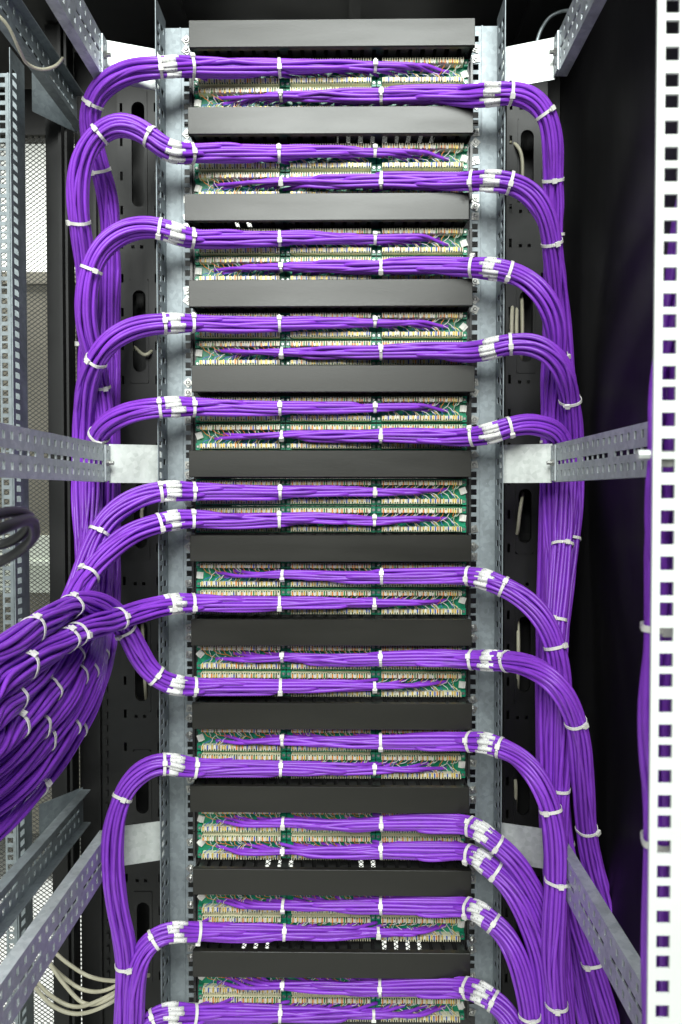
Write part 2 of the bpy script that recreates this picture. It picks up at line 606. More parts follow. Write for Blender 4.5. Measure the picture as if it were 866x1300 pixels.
# ------------------------------------------------------------------ cross braces
def brace(label, s, x_ch, z0, z1, y_far, y_near, plate_in, mat, pmat, group, plate=True, lip=0.014):
    t = thing('cross_brace', label, 'brace', (0, 0, 0), group)
    h = z1 - z0
    mb = MB()
    holes = []
    y = y_far - 0.018
    k = 0
    while y > y_near + 0.02:
        for f in (0.22, 0.80):
            holes.append((y - 0.0065, y, z0 + h * f - 0.0045, z0 + h * f + 0.0045))
        if k % 6 != 5:
            holes.append((y - 0.0185, y - 0.0005, z0 + h * 0.5 - 0.003, z0 + h * 0.5 + 0.003))
        y -= 0.0205
        k += 1
    mb.sheet(y_near, y_far, z0, z1, 0.0022, holes, lambda u, v, w: (x_ch + s * w, u, v))
    a, b = sorted((x_ch + s * 0.0022, x_ch + s * (lip + 0.0022)))
    mb.box(a, b, y_near, y_far, z0, z0 + 0.0022)
    mb.box(a, b, y_near, y_far, z1 - 0.0022, z1)
    mb.build('channel', mat, t)
    if plate:
        xi, yi = plate_in
        xo, yo = x_ch - s * 0.0005, y_far + 0.006
        m2 = MB()
        V = []
        e = 0.004
        for (x, yy) in ((xi, yi), (xo, yo)):
            for d in (0, 0.0022):
                for z in (z0 - 0.001, z1 + 0.001):
                    V.append((x, yy + d, z))
        m2.add(V, [(0, 1, 5, 4), (2, 6, 7, 3), (1, 3, 7, 5), (0, 4, 6, 2), (0, 2, 3, 1), (4, 5, 7, 6)])
        m2.build('mounting_plate', pmat, t)
        m3 = MB()   # folded tab against the channel
        a, b = sorted((x_ch - s * 0.003, x_ch - s * 0.0006))
        m3.sheet(yo - 0.022, yo, z0 + 0.002, z1 - 0.002, b - a,
                 [(yo - 0.014, yo - 0.008, z0 + h * f - 0.003, z0 + h * f + 0.003) for f in (0.22, 0.8)],
                 lambda u, v, w: (a + w, u, v))
        m3.build('tab', mat, t)
    m4 = MB()
    zb = (z0 + z1) / 2
    m4.cyl((x_ch - s * 0.0032, y_far - 0.010, zb), (-s, 0, 0), 0.0055, 0.004, 6)
    m4.cyl((x_ch - s * 0.0072, y_far - 0.010, zb), (-s, 0, 0), 0.003, 0.006, 8)
    m4.build('bolt', M['nickel'], t)
    return t


FLX = 0.267
for lab, py0, py1 in (('uppermost', 46, 98), ('middle', 564, 612), ('lowest', 1056, 1105)):
    zr1, zr0 = WZ(py0, -0.06, 703), WZ(py1, -0.06, 703)
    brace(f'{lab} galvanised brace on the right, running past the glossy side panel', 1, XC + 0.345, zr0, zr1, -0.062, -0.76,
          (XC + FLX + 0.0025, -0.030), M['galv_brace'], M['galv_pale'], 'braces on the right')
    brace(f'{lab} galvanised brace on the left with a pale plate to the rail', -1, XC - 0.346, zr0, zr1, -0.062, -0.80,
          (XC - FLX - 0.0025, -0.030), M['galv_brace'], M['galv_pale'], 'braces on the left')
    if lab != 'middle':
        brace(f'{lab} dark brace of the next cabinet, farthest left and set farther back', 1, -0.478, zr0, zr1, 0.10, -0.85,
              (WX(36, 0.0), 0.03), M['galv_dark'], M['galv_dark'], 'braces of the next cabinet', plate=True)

# near white post
WY = -0.757
post = thing('front_post', 'out-of-focus white post with square holes, close to the camera', 'post')
mb = MB()
holes = []
xh = WX(848, WY)
zp = WZ(2, WY, 848)
z = zp + 2 * U
while z > 0.3:
    for dz in (0.0, 0.0127, 0.02858):
        zc = z - dz - 0.0025
        holes.append((xh - 0.0043, xh + 0.0043, zc - 0.0043, zc + 0.0043))
    z -= U
x0 = WX(829, WY)
mb.sheet(x0, x0 + 0.050, 0.3, 2.1, 0.002, holes, lambda u, v, w: (u, WY + w, v))
mb.build('face', M['white'], post)
mb = MB()
mb.box(x0 + 0.048, x0 + 0.050, WY + 0.002, WY + 0.06, 0.3, 2.1)
mb.build('flange', M['white'], post)
mb = MB()
mb.cyl((x0, WY + 0.006, WZ(577, WY)), (-1, 0, 0), 0.0032, 0.0075, 8)
mb.build('bolt', M['galv_pale'], post)
mb = MB()
zc = WZ(580, WY, 848)
mb.box(xh - 0.0046, xh + 0.0046, WY + 0.003, WY + 0.008, zc - 0.006, zc + 0.004)
mb.build('cage_nut', M['nickel'], post)

# ------------------------------------------------------------------ cable ducts
lid_w = 0.4435
mb = MB()
mb.box(-lid_w / 2, lid_w / 2, 0, 0.003, -0.0208, 0.0208)
mb.box(-lid_w / 2, lid_w / 2, 0.003, 0.010, -0.0208, -0.0188)
mb.box(-lid_w / 2, lid_w / 2, 0.003, 0.010, 0.0188, 0.0208)
lid_me = mb.mesh('lid', M['lid'])
bevel(lid_me, 0.0006, 1)
# a finger: narrow neck flaring to a hooked tip under the lid
fp = [(-0.0062, 0.0405), (0.0062, 0.0405), (0.0062, 0.016), (0.0075, 0.008), (0.0075, 0.0035), (-0.0075, 0.0035), (-0.0075, 0.008), (-0.0062, 0.016)]
V = [(x, y, z) for z in (-0.0009, 0.0009) for x, y in fp]
n = len(fp)
mb = MB()
mb.add(V, [tuple(range(n)), tuple(range(2 * n - 1, n - 1, -1))] + [(k, (k + 1) % n, n + (k + 1) % n, n + k) for k in range(n)])
finger_me = mb.mesh('finger', M['black'])
mb = MB()
mb.cyl((0, 0, 0), (0, -1, 0), 0.0046, 0.0022, 10)
mb.cyl((0, -0.0022, 0), (0, -1, 0), 0.0034, 0.0012, 10, 0, 0.0018)
mb.box(-0.0058, 0.0058, 0.0, 0.0012, -0.0058, 0.0058)
screw_me = mb.mesh('mounting_screw', M['nickel'])
mb = MB()
mb.cyl((0, 0, 0), (0, -1, 0), 0.0030, 0.0016, 8, 0, 0.0020)
small_screw_me = mb.mesh('screw', M['nickel'])

lid_shift = [0.0022, 0.0, -0.006, 0.0, 0.004, -0.001, 0.0, 0.001, 0.002, -0.002, 0.002, 0.001]
NG = 12
OPEN = {1: [(428, 548)], 2: [(300, 332)], 10: [(326, 378), (452, 482)], 11: [(300, 348), (476, 540)]}   # cut-outs in the back plates
for g in range(NG):
    zc = lid_z(g)
    d = thing('cable_duct', f'black slotted cable duct with a plain lid, {nth(g, NG)} of the twelve from the top', 'cable duct',
              (XC + lid_shift[g], 0, zc), 'black ducts between the patch panels')
    link('lid', lid_me, d, (0, Y_LID, 0), (random.uniform(-.006, .006), random.uniform(-.002, .002), 0))
    mb = MB()
    holes = []
    for (pa, pb) in OPEN.get(g, ()):
        holes.append((WX(pa, 0) - XC, WX(pb, 0) - XC, -0.0165, 0.0165))
    mb.sheet(-0.221, 0.221, -0.0198, 0.0198, 0.002, holes, lambda u, v, w: (u, -0.0042 + w, v))
    mb.box(-0.221, 0.221, -0.0021, 0.003, -0.0221, -0.0196)  # thin strips added to block light between back plate and panels
    mb.box(-0.221, 0.221, -0.0021, 0.003, 0.0196, 0.0221)
    mb.box(-0.2215, -0.2195, Y_LID + 0.004, -0.0045, -0.017, 0.017)
    mb.box(0.2195, 0.2215, Y_LID + 0.004, -0.0045, -0.017, 0.017)
    mb.build('back_plate', M['black'], d)
    for zz in (-0.0178, 0.0178):
        for q in range(23):
            link('finger', finger_me, d, (-0.209 + q * 0.019, Y_LID, zz), (0, 0, random.uniform(-.03, .03)))
    for sx in (-1, 1):
        for zz in (-0.01588, 0.0) if (g + (sx > 0)) % 3 else (0.0, 0.01588):
            link('mounting_screw', screw_me, d, (sx * XH - lid_shift[g], -0.002, zz + 0.0),
                 (0, random.uniform(0, 3), 0))

# black sheet added below the last patch panel to block the bright mesh
mb = MB()
zf = lid_z(12)
mb.box(XC - 0.2375, XC + 0.2375, -0.004, -0.0025, zf - 0.12, zf + U / 2 - 0.0005)
mb.box(XC - 0.222, XC + 0.222, -0.012, -0.004, zf - 0.12, zf - 0.10)
tag(mb.build('added_bottom_backing', M['black']), 'plain black backing added under the lowest patch panel', 'added backing')

# ------------------------------------------------------------------ patch panels
BW = 0.1460
BLK = 0.0322
ROW = 0.0152


NS = 8            # wire slots shown per block
PITCH_W = (BLK - 0.0016) / NS


def block_mesh():
    mb = MB()
    h = 0.0036
    mb.box(-BLK / 2 + 0.0003, BLK / 2 - 0.0003, -0.0115, 0.0, -h, h)
    for q in range(NS + 1):
        x = -BLK / 2 + 0.0008 + q * PITCH_W
        w = 0.00062
        a0, a1 = max(x - w, -BLK / 2 + 0.0003), min(x + w, BLK / 2 - 0.0003)
        mb.box(a0, a1, -0.0160, -0.0115, -h, h)
    mb.box(-BLK / 2 + 0.0008, BLK / 2 - 0.0008, -0.0119, -0.0115, -h + 0.0003, h - 0.0003, 1)  # shade of the recess between the teeth, put into a dark colour
    return mb.mesh('punch_down_block', M['cream'], M['slot'])


block_me = block_mesh()
WM = [M['orange'], M['wire_white'], M['green'], M['blue'], M['gold'], M['brown']]


def wires_mesh(s, far_sign):
    """cut wire ends in the punch-down slots, and pairs fanning out of the cable ends; far_sign: side where the bundle ends"""
    rr = random.Random(3 + far_sign)
    mb = MB()
    for b in range(3):
        for q in range(4):
            x0 = (b - 1) * BW + (q - 1.5) * BLK
            for row, seq in ((1, (0, 1, 4, 1, 0, 2, 5, 1)), (-1, (4, 1, 3, 1, 4, 1, 3, 5))):
                for i in range(NS):
                    x = x0 - BLK / 2 + 0.0008 + (i + 0.5) * PITCH_W
                    mi = seq[i % 8] if rr.random() > 0.15 else rr.choice((1, 0, 4, 3))
                    zc = row * ROW
                    w = rr.uniform(0.0007, 0.00095)
                    lo, hi = sorted((zc - row * (0.0034 + rr.uniform(0, 0.0018)), zc + row * rr.uniform(0.0002, 0.0022)))
                    y0 = -0.006 - rr.uniform(0.0135, 0.0155)
                    mb.box(x - w, x + w, y0, -0.006 - 0.0120, lo, hi, mi)
    for p in range(24):
        for row in (1, -1):
            for i in range(0, 4, 1 if p % 2 else 3):
                bx = (p // 8 - 1) * BW + ((p % 8) - 3.5) * BLK / 2
                x = bx + (i - 1.5) * 0.0036
                src = bx - far_sign * rr.uniform(0.004, 0.016)
                z0 = rr.uniform(-0.004, 0.004)
                zt = row * 0.0110
                pts = []
                for u in np.linspace(0, 1, 5):
                    pts.append((src + (x - src) * u ** 0.7 + 0.001 * math.sin(u * 9 + i), -0.012 - 0.006 * math.sin(u * 2.6), z0 + (zt - z0) * u))
                mb.tube(pts, 0.00055, 4, (0, 1, 2, 1)[i] if row > 0 else (3, 1, 4, 1)[i], False)
    return mb.mesh('wires', *WM)


wires_r, wires_l = wires_mesh(1, 1), wires_mesh(1, -1)
mb = MB()
mb.box(-BW / 2 + 0.0008, BW / 2 - 0.0008, -0.006, -0.0044, -0.0214, 0.0214)
for sx in (-1, 1):
    for row in (-1, 1):
        mb.box(sx * 0.0688 - 0.0035, sx * 0.0688 + 0.0035, -0.0125, -0.006, row * 0.0155 - 0.0052, row * 0.0155 + 0.0052)
# little surface parts on the board
rr = random.Random(5)
for q in range(26):
    x = rr.uniform(-0.065, 0.065)
    z = rr.uniform(-0.008, 0.008)
    mb.box(x, x + rr.uniform(0.001, 0.003), -0.0068, -0.006, z, z + rr.uniform(0.001, 0.002))
board_me = mb.mesh('circuit_board', M['pcb'])
mb = MB()
mb.box(-0.0055, 0.0055, -0.009, -0.006, -0.0055, 0.0055)
mb.box(-0.0025, 0.0025, -0.0105, -0.009, -0.0055, 0.0055)
mount_me = bevel(mb.mesh('tie_mount', M['tie']), 0.0005, 1)
mb = MB()
mb.box(-0.2225, 0.2225, -0.0040, 0.004, -0.0221, 0.0221)
for sx in (-1, 1):
    a, b = sorted((sx * 0.2225, sx * 0.2262))
    mb.box(a, b, -0.012, 0.004, -0.0216, 0.0216)
frame_me = mb.mesh('back_frame', M['black'])

SIDE = {}       # panel -> side from which its cables come
for k in range(24):
    SIDE[k] = 'L' if k in (0, 2, 4, 6, 8, 10, 11, 13, 15, 17, 21, 23) else 'R'
for k in range(24):
    zc = panel_z(k)
    t = thing('patch_panel', f'green patch panel with cream punch-down blocks, {nth(k, 24)} of the twenty-four from the top', 'patch panel',
              (XC, 0, zc), 'patch panels in the rack')
    link('back_frame', frame_me, t)
    for b in range(3):
        link('circuit_board', board_me, t, ((b - 1) * BW, 0, 0))
        for row in (1, -1):
            for q in range(4):
                link('punch_down_block', block_me, t, ((b - 1) * BW + (q - 1.5) * BLK, -0.006, row * ROW))
            for sx in (-1, 1):
                link('screw', small_screw_me, t, ((b - 1) * BW + sx * 0.0688, -0.0125, row * 0.0155))
    w = link('wires', wires_r if SIDE[k] == 'L' else wires_l, t)
    w['kind'] = 'stuff'
    for sx in (-1, 1):
        link('tie_mount', mount_me, t, (sx * 0.2135, 0, random.uniform(-0.003, 0.003)), (0, random.choice((0.3, -0.35, 0.75, 0.1)), 0))
        if random.random() < 0.45:
            link('mounting_screw', screw_me, t, (sx * XH, -0.002, random.choice((-0.01588, 0.0))), (0, random.uniform(0, 3), 0))

# ------------------------------------------------------------------ cable bundles
CR = 0.00285


def catmull(P, per=24):
    P = np.array(P, float)
    Q = np.vstack([2 * P[0] - P[1], P, 2 * P[-1] - P[-2]])
    out, par = [], []
    for i in range(1, len(Q) - 2):
        p0, p1, p2, p3 = Q[i - 1], Q[i], Q[i + 1], Q[i + 2]
        for u in np.linspace(0, 1, per, endpoint=False):
            out.append(0.5 * ((2 * p1) + (-p0 + p2) * u + (2 * p0 - 5 * p1 + 4 * p2 - p3) * u * u + (-p0 + 3 * p1 - 3 * p2 + p3) * u ** 3))
            par.append(i - 1 + u)
    out.append(P[-1])
    par.append(len(P) - 1)
    return np.array(out), np.array(par)


def smooth1(A, w):
    if w < 2:
        return A
    k = np.ones(w) / w
    pad = np.concatenate([np.repeat(A[:1], w // 2, 0), A, np.repeat(A[-1:], w - 1 - w // 2, 0)])
    if A.ndim == 1:
        return np.convolve(pad, k, 'valid')
    return np.stack([np.convolve(pad[:, i], k, 'valid') for i in range(A.shape[1])], 1)


def hexslots(n, pitch):
    pts = []
    for i in range(-6, 7):
        for j in range(-6, 7):
            pts.append(((i + 0.5 * (j % 2)) * pitch + 0.0008, j * pitch * 0.866 + 0.0011))
    pts.sort(key=lambda p: p[0] ** 2 + p[1] ** 2)
    return np.array(pts[:n])


def tube_mesh(name, C, Nn, B, r, mat, sides=8, cap=True):
    m = len(C)
    a = np.arange(sides) * 2 * math.pi / sides
    V = C[:, None, :] + r * (np.cos(a)[None, :, None] * Nn[:, None, :] + np.sin(a)[None, :, None] * B[:, None, :])
    V = V.reshape(-1, 3)
    j, k = np.meshgrid(np.arange(m - 1), np.arange(sides), indexing='ij')
    q = np.stack([j * sides + k, (j + 1) * sides + k, (j + 1) * sides + (k + 1) % sides, j * sides + (k + 1) % sides], -1).reshape(-1)
    nq = (m - 1) * sides
    me = bpy.data.meshes.new(name)
    ncap = 2 if cap else 0
    me.vertices.add(len(V))
    me.vertices.foreach_set('co', V.ravel())
    loops = q
    starts = np.arange(nq) * 4
    if cap:
        c0 = np.arange(sides)
        c1 = (m - 1) * sides + np.arange(sides - 1, -1, -1)
        loops = np.concatenate([q, c0, c1])
        starts = np.concatenate([starts, [nq * 4, nq * 4 + sides]])
    me.loops.add(len(loops))
    me.loops.foreach_set('vertex_index', loops.astype(np.int32))
    me.polygons.add(nq + ncap)
    me.polygons.foreach_set('loop_start', starts.astype(np.int32))
    me.polygons.foreach_set('use_smooth', [True] * nq + [False] * ncap)
    me.materials.append(mat)
    me.update(calc_edges=True)
    me.validate()
    return me


def tie_mesh(hull_c, hull_n, hull_b, T, offs, r, head_ang, wid=0.0046):
    """nylon band hugging the cables at one place; offs = cable centres in (n, b)"""
    n = 28
    ang = np.arange(n) * 2 * math.pi / n
    dirs = np.stack([np.cos(ang), np.sin(ang)], 1)
    rad = (offs @ dirs.T).max(0) + r + 0.0002
    rad = (rad + 0.5 * (np.roll(rad, 1) + np.roll(rad, -1))) / 2
    mb = MB()
    V = []
    for dr, dt in ((0, -wid / 2), (0, wid / 2), (0.0011, wid / 2), (0.0011, -wid / 2)):
        for k in range(n):
            p = hull_c + (rad[k] + dr) * (dirs[k, 0] * hull_n + dirs[k, 1] * hull_b) + T * dt
            V.append(p)
    Fc = []
    for c in range(4):
        for k in range(n):
            a, b = k, (k + 1) % n
            d = (c + 1) % 4
            Fc.append((c * n + a, c * n + b, d * n + b, d * n + a))
    mb.add(V, Fc)
    h = int(round(head_ang / (2 * math.pi) * n)) % n
    dn = dirs[h, 0] * hull_n + dirs[h, 1] * hull_b
    tn = np.cross(T, dn)
    ctr = hull_c + dn * (rad[h] + 0.0022)
    R = Matrix((Vector(tn), Vector(T), Vector(dn))).transposed().to_4x4()
    R.translation = Vector(ctr)
    mb.box(-0.0036, 0.0036, -0.0036, 0.0036, -0.0018, 0.0022, 0, R)
    mb.box(0.0036, 0.0065, -0.0017, 0.0017, -0.0006, 0.0006, 0, R)
    return mb.mesh('zip_tie', M['tie'])


def bundle(label, group, pts, ties, n=24, panel=None, side='L', r=CR, labels=None, seed=0, swaps=5, loose=0.10, flat=(1.0, 1.0), name='cable_bundle'):
    """pts: outer points [(px, py, Y)] from the rail outwards; ties: positions in control-point units of the outer list (or ('x', px) on the panel)"""
    rg = np.random.default_rng(100 + seed)
    rd = random.Random(100 + seed)
    ctrl = []
    npanel = 0
    if panel is not None:
        z = panel_z(panel)
        sg = 1 if side == 'L' else -1          # far end on the +x side for cables from the left
        for f, y in ((0.205, -0.020), (0.15, -0.023), (0.07, -0.027), (0.0, -0.029), (-0.08, -0.033), (-0.16, -0.041), (-0.222, -0.054)):
            zz = z + (z - CAM[2]) * (y - 0.002 + 0.031) / 1.19        # slack: upper bundles sag a little, lower ones ride up on the duct
            ctrl.append((XC + sg * f, y - 0.002, zz + rd.uniform(-0.0015, 0.0015)))
        npanel = len(ctrl)
    for (px, py, Y) in pts:
        ctrl.append(tuple(W(px, py, Y)))
    D, par = catmull(ctrl)
    L = np.concatenate([[0], np.cumsum(np.linalg.norm(np.diff(D, axis=0), axis=1))])
    step = 0.0075
    m = int(L[-1] / step) + 1
    s = np.linspace(0, L[-1], m)
    P = np.stack([np.interp(s, L, D[:, i]) for i in range(3)], 1)
    pr = np.interp(s, L, par)
    P = smooth1(P, 7)
    T = np.gradient(P, axis=0)
    T /= np.linalg.norm(T, axis=1)[:, None]
    T = smooth1(T, 3)
    T /= np.linalg.norm(T, axis=1)[:, None]
    Yv = np.array([0.0, 1.0, 0.0])
    Nn = Yv - T * (T @ Yv)[:, None]
    Nn /= np.linalg.norm(Nn, axis=1)[:, None]
    B = np.cross(T, Nn)
    # where things are
    tie_s = []
    for t in ties:
        if isinstance(t, tuple):
            X = WX(t[1], -0.034)
            jj = int(np.argmin(np.where(pr <= npanel, np.abs(P[:, 0] - X), 9)))
        else:
            jj = int(np.argmin(np.abs(pr - (npanel + t))))
        tie_s.append(s[jj])
    slots = hexslots(n, 2 * r * 1.02)
    # stations
    st = np.arange(0, s[-1] + 0.06, 0.055)
    pos = np.zeros((len(st), n, 2))
    s_entry = s[int(np.argmin(np.abs(pr - (npanel - 1))))] if npanel else 0.0
    start = np.zeros(n)
    assign = list(range(n))
    rd.shuffle(assign)

    def jiggle(asg, alive, count):
        alive = [c for c in range(n) if alive[c]]
        for _ in range(count):
            if len(alive) < 2:
                return
            c = rd.choice(alive)
            o = sorted(alive, key=lambda d: np.sum((slots[asg[d]] - slots[asg[c]]) ** 2) + (d == c) * 9)[:3]
            e = rd.choice(o)
            asg[c], asg[e] = asg[e], asg[c]

    i_entry = int(np.searchsorted(st, s_entry))
    base = list(assign)
    # outwards from the entry
    a = list(base)
    for i in range(i_entry, len(st)):
        pos[i] = slots[a] + rg.normal(0, 0.0003, (n, 2))
        jiggle(a, [True] * n, swaps)
    # along the panel, cables leaving one by one
    a = list(base)
    alive = [True] * n
    if npanel:
        port_s = np.linspace(s_entry - 0.05, 0.012, n)
        nxt = 0
        for i in range(i_entry - 1, -1, -1):
            while nxt < n and port_s[nxt] > st[i]:
                liv = [c for c in range(n) if alive[c]]
                if not liv:
                    break
                c = max(liv, key=lambda q: slots[a[q]][0] + rd.uniform(0, 0.002))    # the one nearest the panel
                alive[c] = False
                start[c] = port_s[nxt]
                nxt += 1
                # close up: move the outermost into the free inner slot
                free = a[c]
                liv = [q for q in range(n) if alive[q]]
                if liv:
                    cand = [q for q in liv if a[q] > free]
                    if cand:
                        q = max(cand, key=lambda q: a[q])
                        a[q], a[c] = free, a[q]
            jiggle(a, alive, max(1, swaps - 2))
            pos[i] = slots[a] + rg.normal(0, 0.0003, (n, 2))
        for c in range(n):
            if alive[c]:
                start[c] = max(0.0, port_s[min(nxt, n - 1)])
                nxt += 1
    # looseness between ties
    ts = np.array(sorted(tie_s)) if tie_s else np.array([0.0])
    lo = np.ones(m)
    for j in range(m):
        dmin = np.min(np.abs(ts - s[j]))
        lo[j] = 1 + loose * min(1.0, dmin / 0.05)
    # drawn tighter across the panel
    pf = 1 - 0.13 * np.clip((npanel - 0.6 - pr) / 0.8, 0, 1) if npanel else np.ones(m)
    root = thing(name, label, 'cable bundle', tuple(P[-1] if panel is None else W(*pts[0])), group)
    inv = -np.array(root.location)
    O = np.zeros((n, m, 2))
    for c in range(n):
        u = smooth1(np.interp(s, st, pos[:, c, 0]), 11) * lo * flat[0]
        v = smooth1(np.interp(s, st, pos[:, c, 1]), 11) * lo * flat[1] * pf
        O[c, :, 0], O[c, :, 1] = u, v
    if npanel:
        for c in range(n):
            w = np.clip((s - start[c]) / 0.05, 0, 1)
            w = w * w * (3 - 2 * w)
            endn = (-0.0095 - P[:, 1])
            endb = rd.choice((-1, 1)) * rd.uniform(0.001, 0.006)
            O[c, :, 0] = endn * (1 - w) + O[c, :, 0] * w
            O[c, :, 1] = endb * (1 - w) + O[c, :, 1] * w
    lab_s = None
    if labels is not None:
        lab_s = s[int(np.argmin(np.abs(pr - (npanel + labels))))]
    for c in range(n):
        j0 = int(np.searchsorted(s, start[c])) if npanel else 0
        j0 = min(j0, m - 8)
        C = P[j0:] + O[c, j0:, :1] * Nn[j0:] + O[c, j0:, 1:] * B[j0:] + inv
        co = link('cable', tube_mesh('cable', C, Nn[j0:], B[j0:], r, M['purple']), root)
        if lab_s is not None:
            ls = lab_s + rd.uniform(-0.006, 0.006)
            ln = rd.uniform(0.025, 0.032)
            sel = np.where((s > ls - ln / 2) & (s < ls + ln / 2))[0]
            if len(sel) >= 3:
                sel = np.arange(sel[0], sel[-1] + 1)
                C = P[sel] + O[c, sel, :1] * Nn[sel] + O[c, sel, 1:] * B[sel] + inv
                link('label_sleeve', tube_mesh('label_sleeve', C, Nn[sel], B[sel], r + 0.0006, M['label'], 8), co)
    for q, t in enumerate(tie_s):
        j = int(np.argmin(np.abs(s - t)))
        ok = [c for c in range(n) if start[c] < s[j] - 0.03]
        if len(ok) < 2:
            continue
        offs = O[ok, j]
        # the head sits on the side that faces the room (-N), a little up or down
        link('zip_tie', tie_mesh(P[j] + inv, Nn[j], B[j], T[j], offs, r, math.pi + rd.uniform(-0.9, 0.9)), root)
    return root


GL, GR = 'purple bundles entering from the left', 'purple bundles entering from the right'
LX = [('x', 250), ('x', 357), ('x', 478)]
RX = [('x', 360), ('x', 483)]
YO = -0.077
# (panel, outer points, ties along the outer points)
LEFT = [
    (0, [(206, 87, YO), (165, 91, -.07), (128, 112, -.066), (113, 148, -.05), (122, 195, -.02), (136, 245, .01), (141, 310, .03), (140, 400, .05), (140, 500, .055), (140, 600, .055),
         (141, 700, .04), (140, 770, .0), (134, 832, -.06), (114, 892, -.13), (84, 948, -.21), (46, 1000, -.29), (-5, 1050, -.37), (-75, 1100, -.44)], [0, 2.5, 4.4, 6, 10, 13.6, 15]),
    (2, [(214, 192, YO), (190, 173, -.078), (158, 157, -.088), (128, 168, -.09), (106, 200, -.085), (99, 240, -.075), (101, 280, -.06), (108, 330, -.025), (112, 400, .02), (112, 500, .045), (112, 600, .05), (116, 690, .04),
         (129, 770, -.01), (127, 832, -.075), (106, 890, -.17), (72, 945, -.27), (26, 996, -.35), (-65, 1060, -.44)], [1, 3, 6, 8.4, 13, 14.6]),
    (4, [(206, 291, YO), (170, 290, -.075), (138, 306, -.083), (118, 335, -.085), (110, 375, -.075), (112, 420, -.05), (126, 480, -.01), (134, 550, .012), (136, 620, .015), (132, 695, .01),
         (126, 770, -.04), (120, 828, -.11), (97, 884, -.20), (57, 938, -.31), (8, 985, -.39), (-70, 1035, -.48)], [0.1, 3.2, 6.2, 11.4, 13]),
    (6, [(206, 411, YO), (170, 417, -.075), (138, 436, -.08), (120, 462, -.07), (109, 500, -.035), (105, 550, .0), (104, 620, .010), (108, 690, -.01), (115, 770, -.065), (111, 825, -.13), (88, 878, -.24), (47, 925, -.34), (0, 966, -.42), (-70, 1012, -.5)], [0, 2.9, 9.6, 11]),
    (8, [(206, 518, YO), (170, 523, -.073), (142, 535, -.066), (124, 554, -.045), (117, 590, -.02), (116, 650, -.025), (112, 710, -.06), (110, 766, -.11), (100, 815, -.17), (73, 864, -.27), (36, 906, -.37), (-5, 944, -.45), (-75, 985, -.54)], [0, 2.9, 8.3, 9.3, 10.4]),
    (10, [(206, 624, YO), (172, 634, -.085), (142, 654, -.10), (124, 680, -.115), (111, 715, -.125), (92, 765, -.155), (64, 808, -.24), (32, 844, -.34), (0, 876, -.42), (-70, 920, -.52)], [0, 2.8, 6.5, 8]),
    (11, [(208, 664, YO), (175, 674, -.09), (145, 695, -.115), (120, 720, -.14), (98, 755, -.175), (82, 800, -.22), (54, 846, -.31), (18, 886, -.40), (-20, 920, -.48), (-80, 962, -.56)], [0.2, 3.3, 5.6, 7]),
    (13, [(214, 768, YO), (180, 777, -.10), (145, 788, -.155), (112, 799, -.22), (70, 822, -.30), (30, 848, -.38), (-10, 875, -.45), (-80, 910, -.55)], [0, 1.9, 3.4, 3.7, 5]),
    (15, [(212, 867, YO), (190, 853, -.08), (172, 824, -.095), (157, 794, -.115), (136, 772, -.15), (104, 766, -.205), (66, 785, -.285), (26, 812, -.37), (-15, 840, -.44), (-80, 875, -.54)], [0.7, 2.9, 5.4, 6.6]),
    (17, [(208, 969, YO), (180, 980, -.08), (158, 1006, -.095), (146, 1045, -.105), (143, 1095, -.105), (149, 1150, -.10), (160, 1205, -.095), (161, 1260, -.095), (157, 1340, -.095)], [0, 2.1, 6.4]),
    (21, [(214, 1184, YO), (192, 1195, -.08), (178, 1216, -.095), (171, 1255, -.10), (169, 1340, -.10)], [0.9]),
    (23, [(206, 1288, YO), (184, 1302, -.08), (170, 1330, -.10), (165, 1370, -.10)], [0.4]),
]
